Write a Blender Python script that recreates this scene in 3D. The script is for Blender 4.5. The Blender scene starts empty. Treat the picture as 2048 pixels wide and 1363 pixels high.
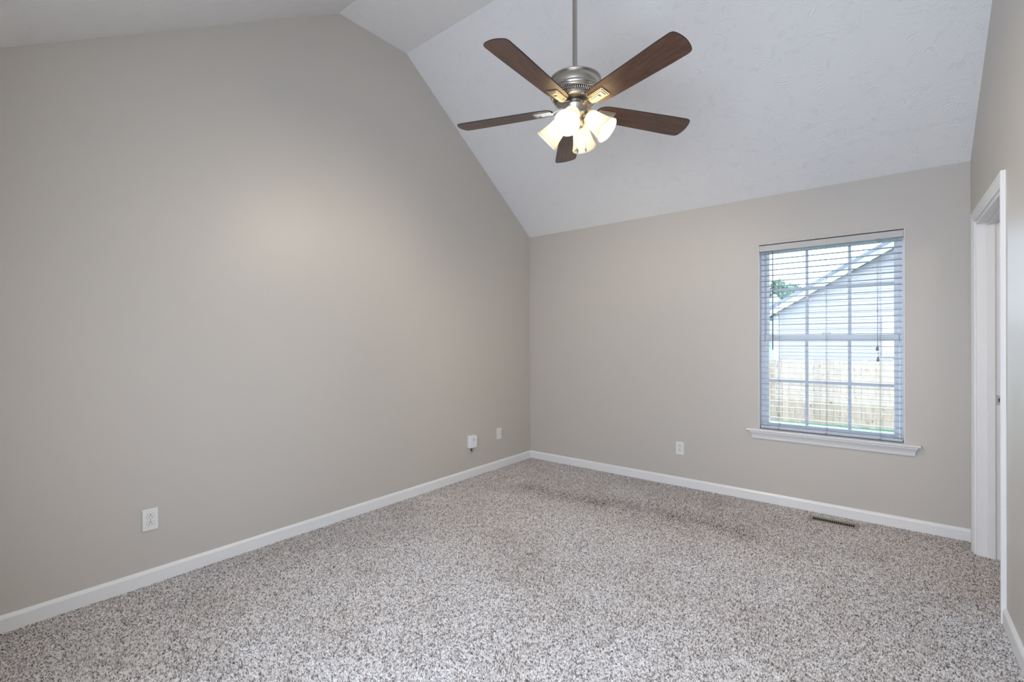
import bpy, bmesh, math, random
from mathutils import Vector, Matrix
random.seed(7)
SC = bpy.context.scene
COL = SC.collection
PI = math.pi

# ------------------------------------------------------------------ camera
F_PX, YAW, PITCH, ROLL = 934.18, 0.67517, -0.0014, -0.0033
CAM = Vector((3.0825, -4.1703, 1.3011))
def make_camera():
    r = Vector((math.cos(YAW), math.sin(YAW), 0)); fw = Vector((-math.sin(YAW), math.cos(YAW), 0)); up = Vector((0, 0, 1))
    f2 = fw*math.cos(PITCH) + up*math.sin(PITCH); u2 = up*math.cos(PITCH) - fw*math.sin(PITCH)
    r3 = r*math.cos(ROLL) + u2*math.sin(ROLL); u3 = u2*math.cos(ROLL) - r*math.sin(ROLL)
    cd = bpy.data.cameras.new('camera'); cd.sensor_width = 36; cd.sensor_fit = 'HORIZONTAL'
    cd.lens = 36*F_PX/2048; cd.clip_start = 0.02; cd.clip_end = 200
    c = bpy.data.objects.new('camera', cd); COL.objects.link(c)
    m = Matrix.Identity(4)
    for i in range(3):
        m[i][0], m[i][1], m[i][2], m[i][3] = r3[i], u3[i], -f2[i], CAM[i]
    c.matrix_world = m
    SC.camera = c
make_camera()

# ------------------------------------------------------------------ world, daylight, exposure
w = bpy.data.worlds.new('overcast_sky'); SC.world = w; w.use_nodes = True
nt = w.node_tree; nt.nodes.clear()
wo = nt.nodes.new('ShaderNodeOutputWorld'); bg = nt.nodes.new('ShaderNodeBackground')
bg.inputs[0].default_value = (0.70, 0.82, 1.0, 1); bg.inputs[1].default_value = 7.5
nt.links.new(bg.outputs[0], wo.inputs[0])
def area_light(name, loc, rot, sx, sy, power, color):
    ld = bpy.data.lights.new(name, 'AREA'); ld.shape = 'RECTANGLE'; ld.size = sx; ld.size_y = sy
    ld.energy = power; ld.color = color
    o = bpy.data.objects.new(name, ld); COL.objects.link(o); o.location = loc; o.rotation_euler = rot
    return o
# sky portals at the added rear opening and the window (they only guide the sampling of the sky light)
p = area_light('sky_portal', (2.5, -4.43, 1.3), (PI/2, 0, 0), 1.75, 2.05, 1, (1, 1, 1)); p.data.cycles.is_portal = True
p = area_light('sky_portal', (2.733, 0.17, 1.32), (-PI/2, 0, 0), 0.92, 1.5, 1, (1, 1, 1)); p.data.cycles.is_portal = True
# lamp of the adjoining room beyond the doorway
ld = bpy.data.lights.new('adjoining_room_lamp', 'POINT'); ld.energy = 9; ld.color = (1.0, 0.82, 0.68); ld.shadow_soft_size = 0.12
o = bpy.data.objects.new('adjoining_room_lamp', ld); COL.objects.link(o); o.location = (4.35, -1.5, 2.1)
vs = SC.view_settings
vs.view_transform = 'Standard'; vs.look = 'None'; vs.gamma = 1.0; vs.exposure = 0.14; vs.use_curve_mapping = False
SC.cycles.use_denoising = True
SC.cycles.max_bounces = 10; SC.cycles.diffuse_bounces = 6; SC.cycles.glossy_bounces = 4
SC.cycles.transmission_bounces = 6; SC.cycles.transparent_max_bounces = 12
SC.cycles.sample_clamp_indirect = 9.0; SC.cycles.caustics_reflective = False; SC.cycles.caustics_refractive = False
BULB_STRENGTH = 1120

# ------------------------------------------------------------------ helpers
class MB:
    """collects shapes; build() links them as one mesh object"""
    def __init__(s): s.v = []; s.f = []; s.uv = None; s.sm = []
    def face(s, pts, smooth=False):
        n = len(s.v); s.v += [tuple(p) for p in pts]; s.f.append(tuple(range(n, n+len(pts)))); s.sm.append(smooth)
    def box(s, x0, x1, y0, y1, z0, z1, M=None):
        n = len(s.v); P = [(x, y, z) for x in (x0, x1) for y in (y0, y1) for z in (z0, z1)]
        if M: P = [tuple(M @ Vector(p)) for p in P]
        s.v += P
        for q in ((0,1,3,2), (4,6,7,5), (0,4,5,1), (2,3,7,6), (0,2,6,4), (1,5,7,3)):
            s.f.append(tuple(n+i for i in q)); s.sm.append(False)
        return s
    def prism(s, prof, a0, a1, fn, caps=True, smooth=False):
        """closed 2-D profile swept between two parameters; fn(p, q, a) -> point"""
        n = len(s.v); k = len(prof)
        s.v += [tuple(fn(p, q, a0)) for p, q in prof] + [tuple(fn(p, q, a1)) for p, q in prof]
        for i in range(k):
            j = (i+1) % k; s.f.append((n+i, n+j, n+k+j, n+k+i)); s.sm.append(smooth)
        if caps:
            s.f.append(tuple(range(n+k-1, n-1, -1))); s.f.append(tuple(range(n+k, n+2*k))); s.sm += [False, False]
        return s
    def lathe(s, prof, seg=48, M=None, closed=False, smooth=True):
        n = len(s.v); k = len(prof)
        for i in range(seg):
            a = 2*PI*i/seg
            for r, z in prof:
                p = Vector((r*math.cos(a), r*math.sin(a), z)); s.v.append(tuple(M @ p if M else p))
        for i in range(seg):
            i2 = (i+1) % seg
            for j in range(k if closed else k-1):
                j2 = (j+1) % k
                s.f.append((n+i*k+j, n+i2*k+j, n+i2*k+j2, n+i*k+j2)); s.sm.append(smooth)
        return s
    def tube(s, pts, r, seg=8, smooth=True):
        pts = [Vector(p) for p in pts]; n = len(s.v); K = len(pts)
        for i, p in enumerate(pts):
            t = (pts[min(i+1, K-1)] - pts[max(i-1, 0)]).normalized()
            a = t.orthogonal().normalized() if i == 0 else (a - t*a.dot(t)).normalized()
            b = t.cross(a)
            rr = r[i] if isinstance(r, (list, tuple)) else r
            for j in range(seg):
                th = 2*PI*j/seg; s.v.append(tuple(p + a*rr*math.cos(th) + b*rr*math.sin(th)))
        for i in range(K-1):
            for j in range(seg):
                j2 = (j+1) % seg; s.f.append((n+i*seg+j, n+i*seg+j2, n+(i+1)*seg+j2, n+(i+1)*seg+j)); s.sm.append(smooth)
        s.f.append(tuple(n+j for j in range(seg-1, -1, -1))); s.f.append(tuple(n+(K-1)*seg+j for j in range(seg))); s.sm += [False, False]
        return s
    def ball(s, c, r, seg=16, rings=10, sz=1.0):
        prof = [(r*math.sin(PI*i/rings), -r*sz*math.cos(PI*i/rings)) for i in range(rings+1)]
        return s.lathe(prof, seg, Matrix.Translation(c))
    def map(s, fn): s.v = [tuple(fn(Vector(p))) for p in s.v]; return s
    def build(s, name, mat, parent=None, bevel=0.0, loc=None, segs=2, weld=True):
        me = bpy.data.meshes.new(name); me.from_pydata(s.v, [], s.f); me.update()
        bm = bmesh.new(); bm.from_mesh(me)
        for f, q in zip(bm.faces, s.sm): f.smooth = q
        if weld: bmesh.ops.remove_doubles(bm, verts=bm.verts, dist=1e-6)
        bmesh.ops.recalc_face_normals(bm, faces=bm.faces)
        bm.to_mesh(me); bm.free()
        if mat: me.materials.append(mat)
        o = bpy.data.objects.new(name, me); COL.objects.link(o)
        if parent: o.parent = parent
        if loc: o.location = loc
        if bevel:
            b = o.modifiers.new('bevel', 'BEVEL'); b.width = bevel; b.segments = segs; b.limit_method = 'ANGLE'; b.angle_limit = 0.6
            b.harden_normals = False
        return o

def tag(o, label=None, cat=None, group=None, kind=None):
    if label: o['label'] = label
    if cat: o['category'] = cat
    if group: o['group'] = group
    if kind: o['kind'] = kind
    return o
def empty(name, loc=(0, 0, 0), rot=(0, 0, 0)):
    o = bpy.data.objects.new(name, None); o.empty_display_size = 0.05; COL.objects.link(o)
    o.location = loc; o.rotation_euler = rot
    return o
def copy_tree(o, parent=None):
    c = o.copy(); COL.objects.link(c)
    if parent: c.parent = parent
    for ch in list(o.children): copy_tree(ch, c)
    return c

# ------------------------------------------------------------------ materials
def new_mat(name):
    m = bpy.data.materials.new(name); m.use_nodes = True
    nt = m.node_tree; b = nt.nodes['Principled BSDF']
    return m, nt, b
def N(nt, t, **kw):
    n = nt.nodes.new(t)
    for k, v in kw.items():
        if k in n.inputs: n.inputs[k].default_value = v
        else: setattr(n, k, v)
    return n
def principled(name, col, rough=0.5, metal=0.0, spec=0.5, noise=0.0, nscale=30, bump=0.0, bscale=200):
    m, nt, b = new_mat(name)
    b.inputs['Base Color'].default_value = (*col, 1); b.inputs['Roughness'].default_value = rough
    b.inputs['Metallic'].default_value = metal; b.inputs['Specular IOR Level'].default_value = spec
    tc = N(nt, 'ShaderNodeTexCoord')
    if noise:
        n = N(nt, 'ShaderNodeTexNoise'); n.inputs['Scale'].default_value = nscale; n.inputs['Detail'].default_value = 4
        nt.links.new(tc.outputs['Object'], n.inputs['Vector'])
        mr = N(nt, 'ShaderNodeMapRange'); mr.inputs['To Min'].default_value = 1-noise; mr.inputs['To Max'].default_value = 1+noise
        nt.links.new(n.outputs['Fac'], mr.inputs['Value'])
        mx = N(nt, 'ShaderNodeVectorMath', operation='SCALE'); mx.inputs[0].default_value = col
        nt.links.new(mr.outputs[0], mx.inputs['Scale']); nt.links.new(mx.outputs[0], b.inputs['Base Color'])
    if bump:
        n = N(nt, 'ShaderNodeTexNoise'); n.inputs['Scale'].default_value = bscale; n.inputs['Detail'].default_value = 3
        nt.links.new(tc.outputs['Object'], n.inputs['Vector'])
        bp = N(nt, 'ShaderNodeBump'); bp.inputs['Strength'].default_value = bump; bp.inputs['Distance'].default_value = 0.002
        nt.links.new(n.outputs['Fac'], bp.inputs['Height']); nt.links.new(bp.outputs[0], b.inputs['Normal'])
    return m

M = {}
M['wall'] = principled('greige_wall_paint', (0.55, 0.51, 0.46), 0.42, spec=0.5, noise=0.012, nscale=3, bump=0.12, bscale=260)
M['trim'] = principled('white_trim_paint', (0.80, 0.79, 0.775), 0.32, noise=0.01, nscale=8)
M['plastic'] = principled('white_plastic', (0.78, 0.77, 0.73), 0.35)
M['plastic_cool'] = principled('cool_white_plastic', (0.80, 0.82, 0.85), 0.4)
M['dark'] = principled('dark_slot', (0.02, 0.018, 0.016), 0.8)
M['black_rubber'] = principled('black_rubber', (0.02, 0.03, 0.035), 0.5)
M['grey_mark'] = principled('grey_print', (0.35, 0.37, 0.40), 0.5)
M['blind'] = principled('white_blind_slat', (0.50, 0.53, 0.575), 0.38, spec=0.45)
M['valance'] = principled('blind_valance', (0.55, 0.52, 0.50), 0.45)
M['cord'] = principled('blind_cord', (0.42, 0.44, 0.46), 0.8)
M['wand'] = principled('smoky_clear_wand', (0.20, 0.21, 0.23), 0.2)
M['tassel'] = principled('grey_tassel', (0.26, 0.27, 0.27), 0.5)
M['vinyl'] = principled('white_vinyl_frame', (0.80, 0.83, 0.87), 0.35)
M['grid'] = principled('grey_muntin_grid', (0.64, 0.68, 0.75), 0.4)
M['nickel'] = principled('brushed_nickel', (0.50, 0.47, 0.425), 0.30, metal=1.0, noise=0.06, nscale=60)
M['nickel_bright'] = principled('polished_nickel', (0.72, 0.68, 0.61), 0.2, metal=1.0)
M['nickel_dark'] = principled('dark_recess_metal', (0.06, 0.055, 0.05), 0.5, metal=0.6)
M['register'] = principled('tan_register_metal', (0.33, 0.28, 0.22), 0.45, metal=0.3, noise=0.08, nscale=40)
M['strike'] = principled('painted_strike_plate', (0.55, 0.55, 0.55), 0.35, metal=0.4)
M['brass'] = principled('worn_brass_hole', (0.13, 0.09, 0.05), 0.5, metal=0.5)
M['roof'] = principled('grey_shingles', (0.13, 0.135, 0.165), 0.9, noise=0.25, nscale=18)
M['ext_trim'] = principled('white_exterior_trim', (0.32, 0.32, 0.325), 0.6)
M['ext_glass'] = principled('pale_exterior_pane', (0.40, 0.44, 0.48), 0.2)
M['bark'] = principled('bark', (0.09, 0.065, 0.045), 0.9, noise=0.2, nscale=12)
M['far_wall'] = principled('pale_stucco', (0.32, 0.32, 0.33), 0.8)

def mat_siding():
    return principled('pale_lavender_vinyl_siding', (0.222, 0.198, 0.205), 0.6, noise=0.04, nscale=3)
M['siding'] = mat_siding()

def mat_ceiling():
    m, nt, b = new_mat('stomped_white_ceiling'); L = nt.links.new
    b.inputs['Base Color'].default_value = (0.79, 0.78, 0.77, 1); b.inputs['Roughness'].default_value = 0.85
    b.inputs['Specular IOR Level'].default_value = 0.2
    uv = N(nt, 'ShaderNodeUVMap')
    # warp
    wn = N(nt, 'ShaderNodeTexNoise'); wn.inputs['Scale'].default_value = 5.0; wn.inputs['Detail'].default_value = 3
    L(uv.outputs[0], wn.inputs['Vector'])
    sub = N(nt, 'ShaderNodeVectorMath', operation='SUBTRACT'); sub.inputs[1].default_value = (0.5, 0.5, 0.5); L(wn.outputs['Color'], sub.inputs[0])
    sc = N(nt, 'ShaderNodeVectorMath', operation='SCALE'); sc.inputs['Scale'].default_value = 0.10; L(sub.outputs[0], sc.inputs[0])
    add = N(nt, 'ShaderNodeVectorMath', operation='ADD'); L(uv.outputs[0], add.inputs[0]); L(sc.outputs[0], add.inputs[1])
    def stomp(scale, spokes, off):
        mp = N(nt, 'ShaderNodeVectorMath', operation='ADD'); mp.inputs[1].default_value = (off, off*1.7, 0); L(add.outputs[0], mp.inputs[0])
        vo = N(nt, 'ShaderNodeTexVoronoi'); vo.voronoi_dimensions = '2D'; vo.inputs['Scale'].default_value = scale
        L(mp.outputs[0], vo.inputs['Vector'])
        d = N(nt, 'ShaderNodeVectorMath', operation='SUBTRACT'); L(mp.outputs[0], d.inputs[0]); L(vo.outputs['Position'], d.inputs[1])
        sp = N(nt, 'ShaderNodeSeparateXYZ'); L(d.outputs[0], sp.inputs[0])
        at = N(nt, 'ShaderNodeMath', operation='ARCTAN2'); L(sp.outputs[1], at.inputs[0]); L(sp.outputs[0], at.inputs[1])
        n1 = N(nt, 'ShaderNodeTexNoise'); n1.inputs['Scale'].default_value = 24; n1.inputs['Detail'].default_value = 3; L(mp.outputs[0], n1.inputs['Vector'])
        ma = N(nt, 'ShaderNodeMath', operation='MULTIPLY_ADD'); ma.inputs[1].default_value = spokes; L(at.outputs[0], ma.inputs[0])
        n1s = N(nt, 'ShaderNodeMath', operation='MULTIPLY'); n1s.inputs[1].default_value = 9; L(n1.outputs['Fac'], n1s.inputs[0]); L(n1s.outputs[0], ma.inputs[2])
        sn = N(nt, 'ShaderNodeMath', operation='SINE'); L(ma.outputs[0], sn.inputs[0])
        # only part of every brush print shows: patchy mask
        n2 = N(nt, 'ShaderNodeTexNoise'); n2.inputs['Scale'].default_value = 11; n2.inputs['Detail'].default_value = 4; L(mp.outputs[0], n2.inputs['Vector'])
        r2 = N(nt, 'ShaderNodeMapRange'); r2.interpolation_type = 'SMOOTHSTEP'; r2.inputs['From Min'].default_value = 0.51; r2.inputs['From Max'].default_value = 0.70; L(n2.outputs['Fac'], r2.inputs['Value'])
        dm = N(nt, 'ShaderNodeMapRange'); dm.interpolation_type = 'SMOOTHSTEP'; dm.inputs['From Min'].default_value = 0.1; dm.inputs['From Max'].default_value = 0.3
        L(vo.outputs['Distance'], dm.inputs['Value'])
        p1 = N(nt, 'ShaderNodeMath', operation='MULTIPLY'); L(sn.outputs[0], p1.inputs[0]); L(r2.outputs[0], p1.inputs[1])
        p2 = N(nt, 'ShaderNodeMath', operation='MULTIPLY'); L(p1.outputs[0], p2.inputs[0]); L(dm.outputs[0], p2.inputs[1])
        return p2
    a = stomp(3.6, 50, 0.0); c = stomp(4.6, 40, 3.3)
    s1 = N(nt, 'ShaderNodeMath', operation='ADD'); L(a.outputs[0], s1.inputs[0]); L(c.outputs[0], s1.inputs[1])
    # trowel ridges: thin broken lines
    mpr = N(nt, 'ShaderNodeMapping'); mpr.inputs['Scale'].default_value = (0.8, 2.6, 1); L(add.outputs[0], mpr.inputs[0])
    rn = N(nt, 'ShaderNodeTexNoise'); rn.inputs['Scale'].default_value = 2.2; rn.inputs['Detail'].default_value = 5; L(mpr.outputs[0], rn.inputs['Vector'])
    rs = N(nt, 'ShaderNodeMath', operation='SUBTRACT'); rs.inputs[1].default_value = 0.52; L(rn.outputs['Fac'], rs.inputs[0])
    ra = N(nt, 'ShaderNodeMath', operation='ABSOLUTE'); L(rs.outputs[0], ra.inputs[0])
    rr = N(nt, 'ShaderNodeMapRange'); rr.inputs['From Min'].default_value = 0.0; rr.inputs['From Max'].default_value = 0.010; rr.inputs['To Min'].default_value = 0.8; rr.inputs['To Max'].default_value = 0
    L(ra.outputs[0], rr.inputs['Value'])
    mk = N(nt, 'ShaderNodeTexNoise'); mk.inputs['Scale'].default_value = 3.1; L(uv.outputs[0], mk.inputs['Vector'])
    mkr = N(nt, 'ShaderNodeMapRange'); mkr.inputs['From Min'].default_value = 0.5; mkr.inputs['From Max'].default_value = 0.6; L(mk.outputs['Fac'], mkr.inputs['Value'])
    rm = N(nt, 'ShaderNodeMath', operation='MULTIPLY'); L(rr.outputs[0], rm.inputs[0]); L(mkr.outputs[0], rm.inputs[1])
    s2 = N(nt, 'ShaderNodeMath', operation='ADD'); L(s1.outputs[0], s2.inputs[0]); L(rm.outputs[0], s2.inputs[1])
    fn = N(nt, 'ShaderNodeTexNoise'); fn.inputs['Scale'].default_value = 70; fn.inputs['Detail'].default_value = 3; L(uv.outputs[0], fn.inputs['Vector'])
    fm = N(nt, 'ShaderNodeMath', operation='MULTIPLY_ADD'); fm.inputs[1].default_value = 0.6; L(fn.outputs['Fac'], fm.inputs[0]); L(s2.outputs[0], fm.inputs[2])
    bp = N(nt, 'ShaderNodeBump'); bp.inputs['Strength'].default_value = 0.45; bp.inputs['Distance'].default_value = 0.0023
    L(fm.outputs[0], bp.inputs['Height']); L(bp.outputs[0], b.inputs['Normal'])
    return m
M['ceiling'] = mat_ceiling()

def mat_carpet():
    m, nt, b = new_mat('flecked_grey_carpet'); L = nt.links.new
    b.inputs['Roughness'].default_value = 1.0; b.inputs['Specular IOR Level'].default_value = 0.03
    at = N(nt, 'ShaderNodeAttribute'); at.attribute_name = 'tone'
    cr = N(nt, 'ShaderNodeValToRGB'); e = cr.color_ramp.elements
    e[0].position = 0.05; e[0].color = (0.10, 0.08, 0.07, 1); e[1].position = 0.95; e[1].color = (0.95, 0.93, 0.915, 1)
    q = e.new(0.30); q.color = (0.34, 0.30, 0.28, 1); q = e.new(0.55); q.color = (0.70, 0.655, 0.63, 1)
    L(at.outputs['Fac'], cr.inputs[0]); L(cr.outputs[0], b.inputs['Base Color'])
    return m
M['carpet_base'] = principled('carpet_backing', (0.36, 0.32, 0.30), 1.0, spec=0.03)
M['carpet'] = mat_carpet()

def mat_blade():
    m, nt, b = new_mat('walnut_blade'); L = nt.links.new
    tc = N(nt, 'ShaderNodeTexCoord'); oi = N(nt, 'ShaderNodeObjectInfo')
    ofs = N(nt, 'ShaderNodeVectorMath', operation='SCALE'); ofs.inputs[0].default_value = (3.1, 5.3, 0); L(oi.outputs['Random'], ofs.inputs['Scale'])
    av = N(nt, 'ShaderNodeVectorMath', operation='ADD'); L(tc.outputs['Object'], av.inputs[0]); L(ofs.outputs[0], av.inputs[1])
    mp = N(nt, 'ShaderNodeMapping'); mp.inputs['Scale'].default_value = (3.2, 34, 1); L(av.outputs[0], mp.inputs[0])
    n = N(nt, 'ShaderNodeTexNoise'); n.inputs['Scale'].default_value = 2.2; n.inputs['Detail'].default_value = 7; n.inputs['Roughness'].default_value = 0.62; n.inputs['Distortion'].default_value = 0.5; L(mp.outputs[0], n.inputs['Vector'])
    cr = N(nt, 'ShaderNodeValToRGB'); e = cr.color_ramp.elements
    e[0].position = 0.3; e[0].color = (0.034, 0.017, 0.012, 1); e[1].position = 0.75; e[1].color = (0.165, 0.075, 0.042, 1)
    q = e.new(0.52); q.color = (0.085, 0.039, 0.024, 1)
    L(n.outputs['Fac'], cr.inputs[0]); L(cr.outputs[0], b.inputs['Base Color'])
    b.inputs['Roughness'].default_value = 0.42; b.inputs['Specular IOR Level'].default_value = 0.5
    b.inputs['Coat Weight'].default_value = 0.5; b.inputs['Coat Roughness'].default_value = 0.28
    return m
M['blade'] = mat_blade()
M['blade_edge'] = principled('dark_blade_edge', (0.02, 0.014, 0.012), 0.5)

def mat_shade():
    m, nt, b = new_mat('frosted_cream_glass'); L = nt.links.new
    out = nt.nodes['Material Output']; nt.nodes.remove(b)
    df = N(nt, 'ShaderNodeBsdfDiffuse'); df.inputs[0].default_value = (0.92, 0.88, 0.78, 1)
    tr = N(nt, 'ShaderNodeBsdfTranslucent'); tr.inputs[0].default_value = (0.98, 0.90, 0.72, 1)
    mx = N(nt, 'ShaderNodeMixShader'); mx.inputs[0].default_value = 0.46; L(df.outputs[0], mx.inputs[1]); L(tr.outputs[0], mx.inputs[2])
    gl = N(nt, 'ShaderNodeBsdfGlossy'); gl.inputs['Roughness'].default_value = 0.35
    m2 = N(nt, 'ShaderNodeMixShader'); m2.inputs[0].default_value = 0.04; L(mx.outputs[0], m2.inputs[1]); L(gl.outputs[0], m2.inputs[2])
    L(m2.outputs[0], out.inputs[0])
    return m
M['shade'] = mat_shade()
def mat_bulb():
    m, nt, b = new_mat('lit_bulb'); out = nt.nodes['Material Output']; nt.nodes.remove(b)
    em = N(nt, 'ShaderNodeEmission'); em.inputs[0].default_value = (1.0, 0.86, 0.68, 1); em.inputs[1].default_value = BULB_STRENGTH
    nt.links.new(em.outputs[0], out.inputs[0]); return m
M['bulb'] = mat_bulb()
def mat_glass():
    m, nt, b = new_mat('window_glass'); out = nt.nodes['Material Output']; nt.nodes.remove(b); L = nt.links.new
    t = N(nt, 'ShaderNodeBsdfTransparent'); t.inputs[0].default_value = (0.95, 0.97, 0.98, 1)
    g = N(nt, 'ShaderNodeBsdfGlossy'); g.inputs['Roughness'].default_value = 0.02
    fr = N(nt, 'ShaderNodeFresnel'); fr.inputs[0].default_value = 1.35
    mx = N(nt, 'ShaderNodeMixShader'); L(fr.outputs[0], mx.inputs[0]); L(t.outputs[0], mx.inputs[1]); L(g.outputs[0], mx.inputs[2])
    L(mx.outputs[0], out.inputs[0]); return m
M['glass'] = mat_glass()
def mat_fence():
    m, nt, b = new_mat('new_pine_fence'); L = nt.links.new
    tc = N(nt, 'ShaderNodeTexCoord'); oi = N(nt, 'ShaderNodeObjectInfo')
    ofs = N(nt, 'ShaderNodeVectorMath', operation='SCALE'); ofs.inputs[0].default_value = (13, 7, 29); L(oi.outputs['Random'], ofs.inputs['Scale'])
    av = N(nt, 'ShaderNodeVectorMath', operation='ADD'); L(tc.outputs['Object'], av.inputs[0]); L(ofs.outputs[0], av.inputs[1])
    mp = N(nt, 'ShaderNodeMapping'); mp.inputs['Scale'].default_value = (14, 14, 1.3); L(av.outputs[0], mp.inputs[0])
    n = N(nt, 'ShaderNodeTexNoise'); n.inputs['Scale'].default_value = 2; n.inputs['Detail'].default_value = 5; L(mp.outputs[0], n.inputs['Vector'])
    cr = N(nt, 'ShaderNodeValToRGB'); e = cr.color_ramp.elements
    e[0].position = 0.3; e[0].color = (0.225, 0.155, 0.10, 1); e[1].position = 0.62; e[1].color = (0.30, 0.226, 0.165, 1); L(n.outputs['Fac'], cr.inputs[0])
    mk = N(nt, 'ShaderNodeMapping'); mk.inputs['Scale'].default_value = (1.0, 1.0, 0.55); L(av.outputs[0], mk.inputs[0])
    k = N(nt, 'ShaderNodeTexVoronoi'); k.inputs['Scale'].default_value = 5.0; L(mk.outputs[0], k.inputs['Vector'])
    kr = N(nt, 'ShaderNodeMapRange'); kr.inputs['From Min'].default_value = 0.07; kr.inputs['From Max'].default_value = 0.14; L(k.outputs['Distance'], kr.inputs['Value'])
    mx = N(nt, 'ShaderNodeMix', data_type='RGBA'); L(kr.outputs[0], mx.inputs[0]); mx.inputs[6].default_value = (0.16, 0.07, 0.03, 1); L(cr.outputs[0], mx.inputs[7])
    hv = N(nt, 'ShaderNodeHueSaturation'); mr = N(nt, 'ShaderNodeMapRange'); mr.inputs['To Min'].default_value = 0.8; mr.inputs['To Max'].default_value = 1.12; L(oi.outputs['Random'], mr.inputs['Value'])
    L(mr.outputs[0], hv.inputs['Value']); L(mx.outputs[2], hv.inputs['Color']); L(hv.outputs[0], b.inputs['Base Color'])
    b.inputs['Roughness'].default_value = 0.8; return m
M['fence'] = mat_fence()
M['grass'] = principled('lawn_grass', (0.06, 0.16, 0.08), 0.9, noise=0.35, nscale=25)
M['leaf'] = principled('tree_leaf', (0.085, 0.14, 0.085), 0.7, noise=0.3, nscale=2)

# ------------------------------------------------------------------ room shell
H0, H1 = 2.44, 3.6675                 # wall height, flat top of the vault
YA, YB, YE = -1.699, -2.309, -4.2385  # ceiling break lines, foot of the front slope
YR = -4.30                            # wall behind the camera
XW, KW = 3.506, 0.0               # right wall at y=0 and its slight lean in plan
DY1, DY0, DZ = -0.229, -1.064, 2.003     # far and near edge of the door opening
WT = 0.115
def RW(p): return (p[0] + KW*p[1], p[1], p[2])   # local right-wall frame -> world
XL = XW + 1.6                         # adjoining room's far side

fl = MB(); fl.box(-0.15, XL+0.15, YR-0.15, 0.15, -0.12, 0.0)
tag(fl.build('floor', M['carpet_base']), kind='structure')

def build_pile():
    import numpy as np
    rng = np.random.default_rng(3)
    sp = 0.0045
    xs = np.arange(0.014, XW+0.75, sp); ys = np.arange(YR+0.02, -0.014, sp)
    X, Y = np.meshgrid(xs, ys); X = X.ravel(); Y = Y.ravel()
    X = X + rng.uniform(-0.45, 0.45, X.size)*sp; Y = Y + rng.uniform(-0.45, 0.45, Y.size)*sp
    keep = ~((np.abs(X-2.788) < 0.150) & (np.abs(Y+0.161) < 0.054))
    keep &= (X < XW-0.012) | ((Y < DY1-0.022) & (Y > DY0+0.022))
    X = X[keep]; Y = Y[keep]; n = X.size
    # smooth random field = lay of the pile (footprints, vacuum strokes)
    def field(seed, scales):
        r = np.random.default_rng(seed); f = np.zeros(n); tot = 0
        for sc_, amp in scales:
            for _ in range(7):
                a = r.uniform(0, 2*np.pi); k = 2*np.pi/sc_*r.uniform(0.7, 1.4)
                f += amp*np.sin(k*(np.cos(a)*X+np.sin(a)*Y)+r.uniform(0, 6.28) + 0.8*np.sin(3*X+2.2*Y+seed)); tot += amp*amp*3.5
        return f/np.sqrt(tot)
    lx = field(11, ((1.3, 1.0), (0.5, 0.7), (0.22, 0.45))); ly = field(12, ((1.3, 1.0), (0.5, 0.7), (0.22, 0.45)))
    H = 0.0070*(1+0.10*field(13, ((0.9, 1.0), (0.3, 0.6))))*rng.uniform(0.7, 1.3, n)
    th = rng.uniform(0, 2*np.pi, n); w = 0.0036*rng.uniform(0.8, 1.25, n)
    V = np.zeros((n, 5, 3))
    tipx = X + 0.0034*lx + rng.normal(0, 0.0017, n); tipy = Y + 0.0034*ly + rng.normal(0, 0.0017, n)
    for k in range(4):
        a = th + k*np.pi/2
        V[:, k, 0] = X + w*np.cos(a); V[:, k, 1] = Y + w*np.sin(a); V[:, k, 2] = 0.0003
    V[:, 4, 0] = tipx; V[:, 4, 1] = tipy; V[:, 4, 2] = H
    # trampled trail along the window wall, its pile shade painted into the tuft tone
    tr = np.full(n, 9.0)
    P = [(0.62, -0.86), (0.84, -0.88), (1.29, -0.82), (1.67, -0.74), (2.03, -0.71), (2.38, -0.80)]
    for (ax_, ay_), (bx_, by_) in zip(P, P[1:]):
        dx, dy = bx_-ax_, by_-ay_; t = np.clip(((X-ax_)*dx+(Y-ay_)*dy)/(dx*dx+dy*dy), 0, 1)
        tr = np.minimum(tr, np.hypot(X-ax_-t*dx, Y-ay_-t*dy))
    trail_shade = np.exp(-(tr/0.12)**2)*(0.75+0.35*field(17, ((0.4, 1.0), (0.15, 0.5))))
    tri = []
    for k in range(4): tri.append((k, (k+1) % 4, 4))
    F = (np.array(tri)[None, :, :] + 5*np.arange(n)[:, None, None]).reshape(-1, 3)
    me = bpy.data.meshes.new('carpet_pile')
    me.vertices.add(n*5); me.vertices.foreach_set('co', V.reshape(-1).astype(np.float32))
    nf = F.shape[0]
    me.loops.add(nf*3); me.loops.foreach_set('vertex_index', F.reshape(-1).astype(np.int32))
    me.polygons.add(nf); me.polygons.foreach_set('loop_start', (np.arange(nf)*3).astype(np.int32))
    # tone of every tuft: light and dark yarn twisted together, in small clusters, darkened by painted pile shade
    cl = np.zeros(n)
    gx = ((X/0.008).astype(int)*73856093) ^ (((Y+9)/0.008).astype(int)*19349663)
    cl = ((gx % 9973)/9973.0)
    tone = np.clip(0.62*rng.uniform(0, 1, n) + 0.38*cl - 0.16*trail_shade, 0, 1)
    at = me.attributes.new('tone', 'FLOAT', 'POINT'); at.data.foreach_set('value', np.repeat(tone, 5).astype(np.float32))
    me.update(calc_edges=True); me.validate()
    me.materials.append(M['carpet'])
    o = bpy.data.objects.new('carpet_pile', me); COL.objects.link(o)
    tag(o, 'grey flecked cut pile carpet covering the whole floor', 'carpet', kind='stuff')
build_pile()

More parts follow.
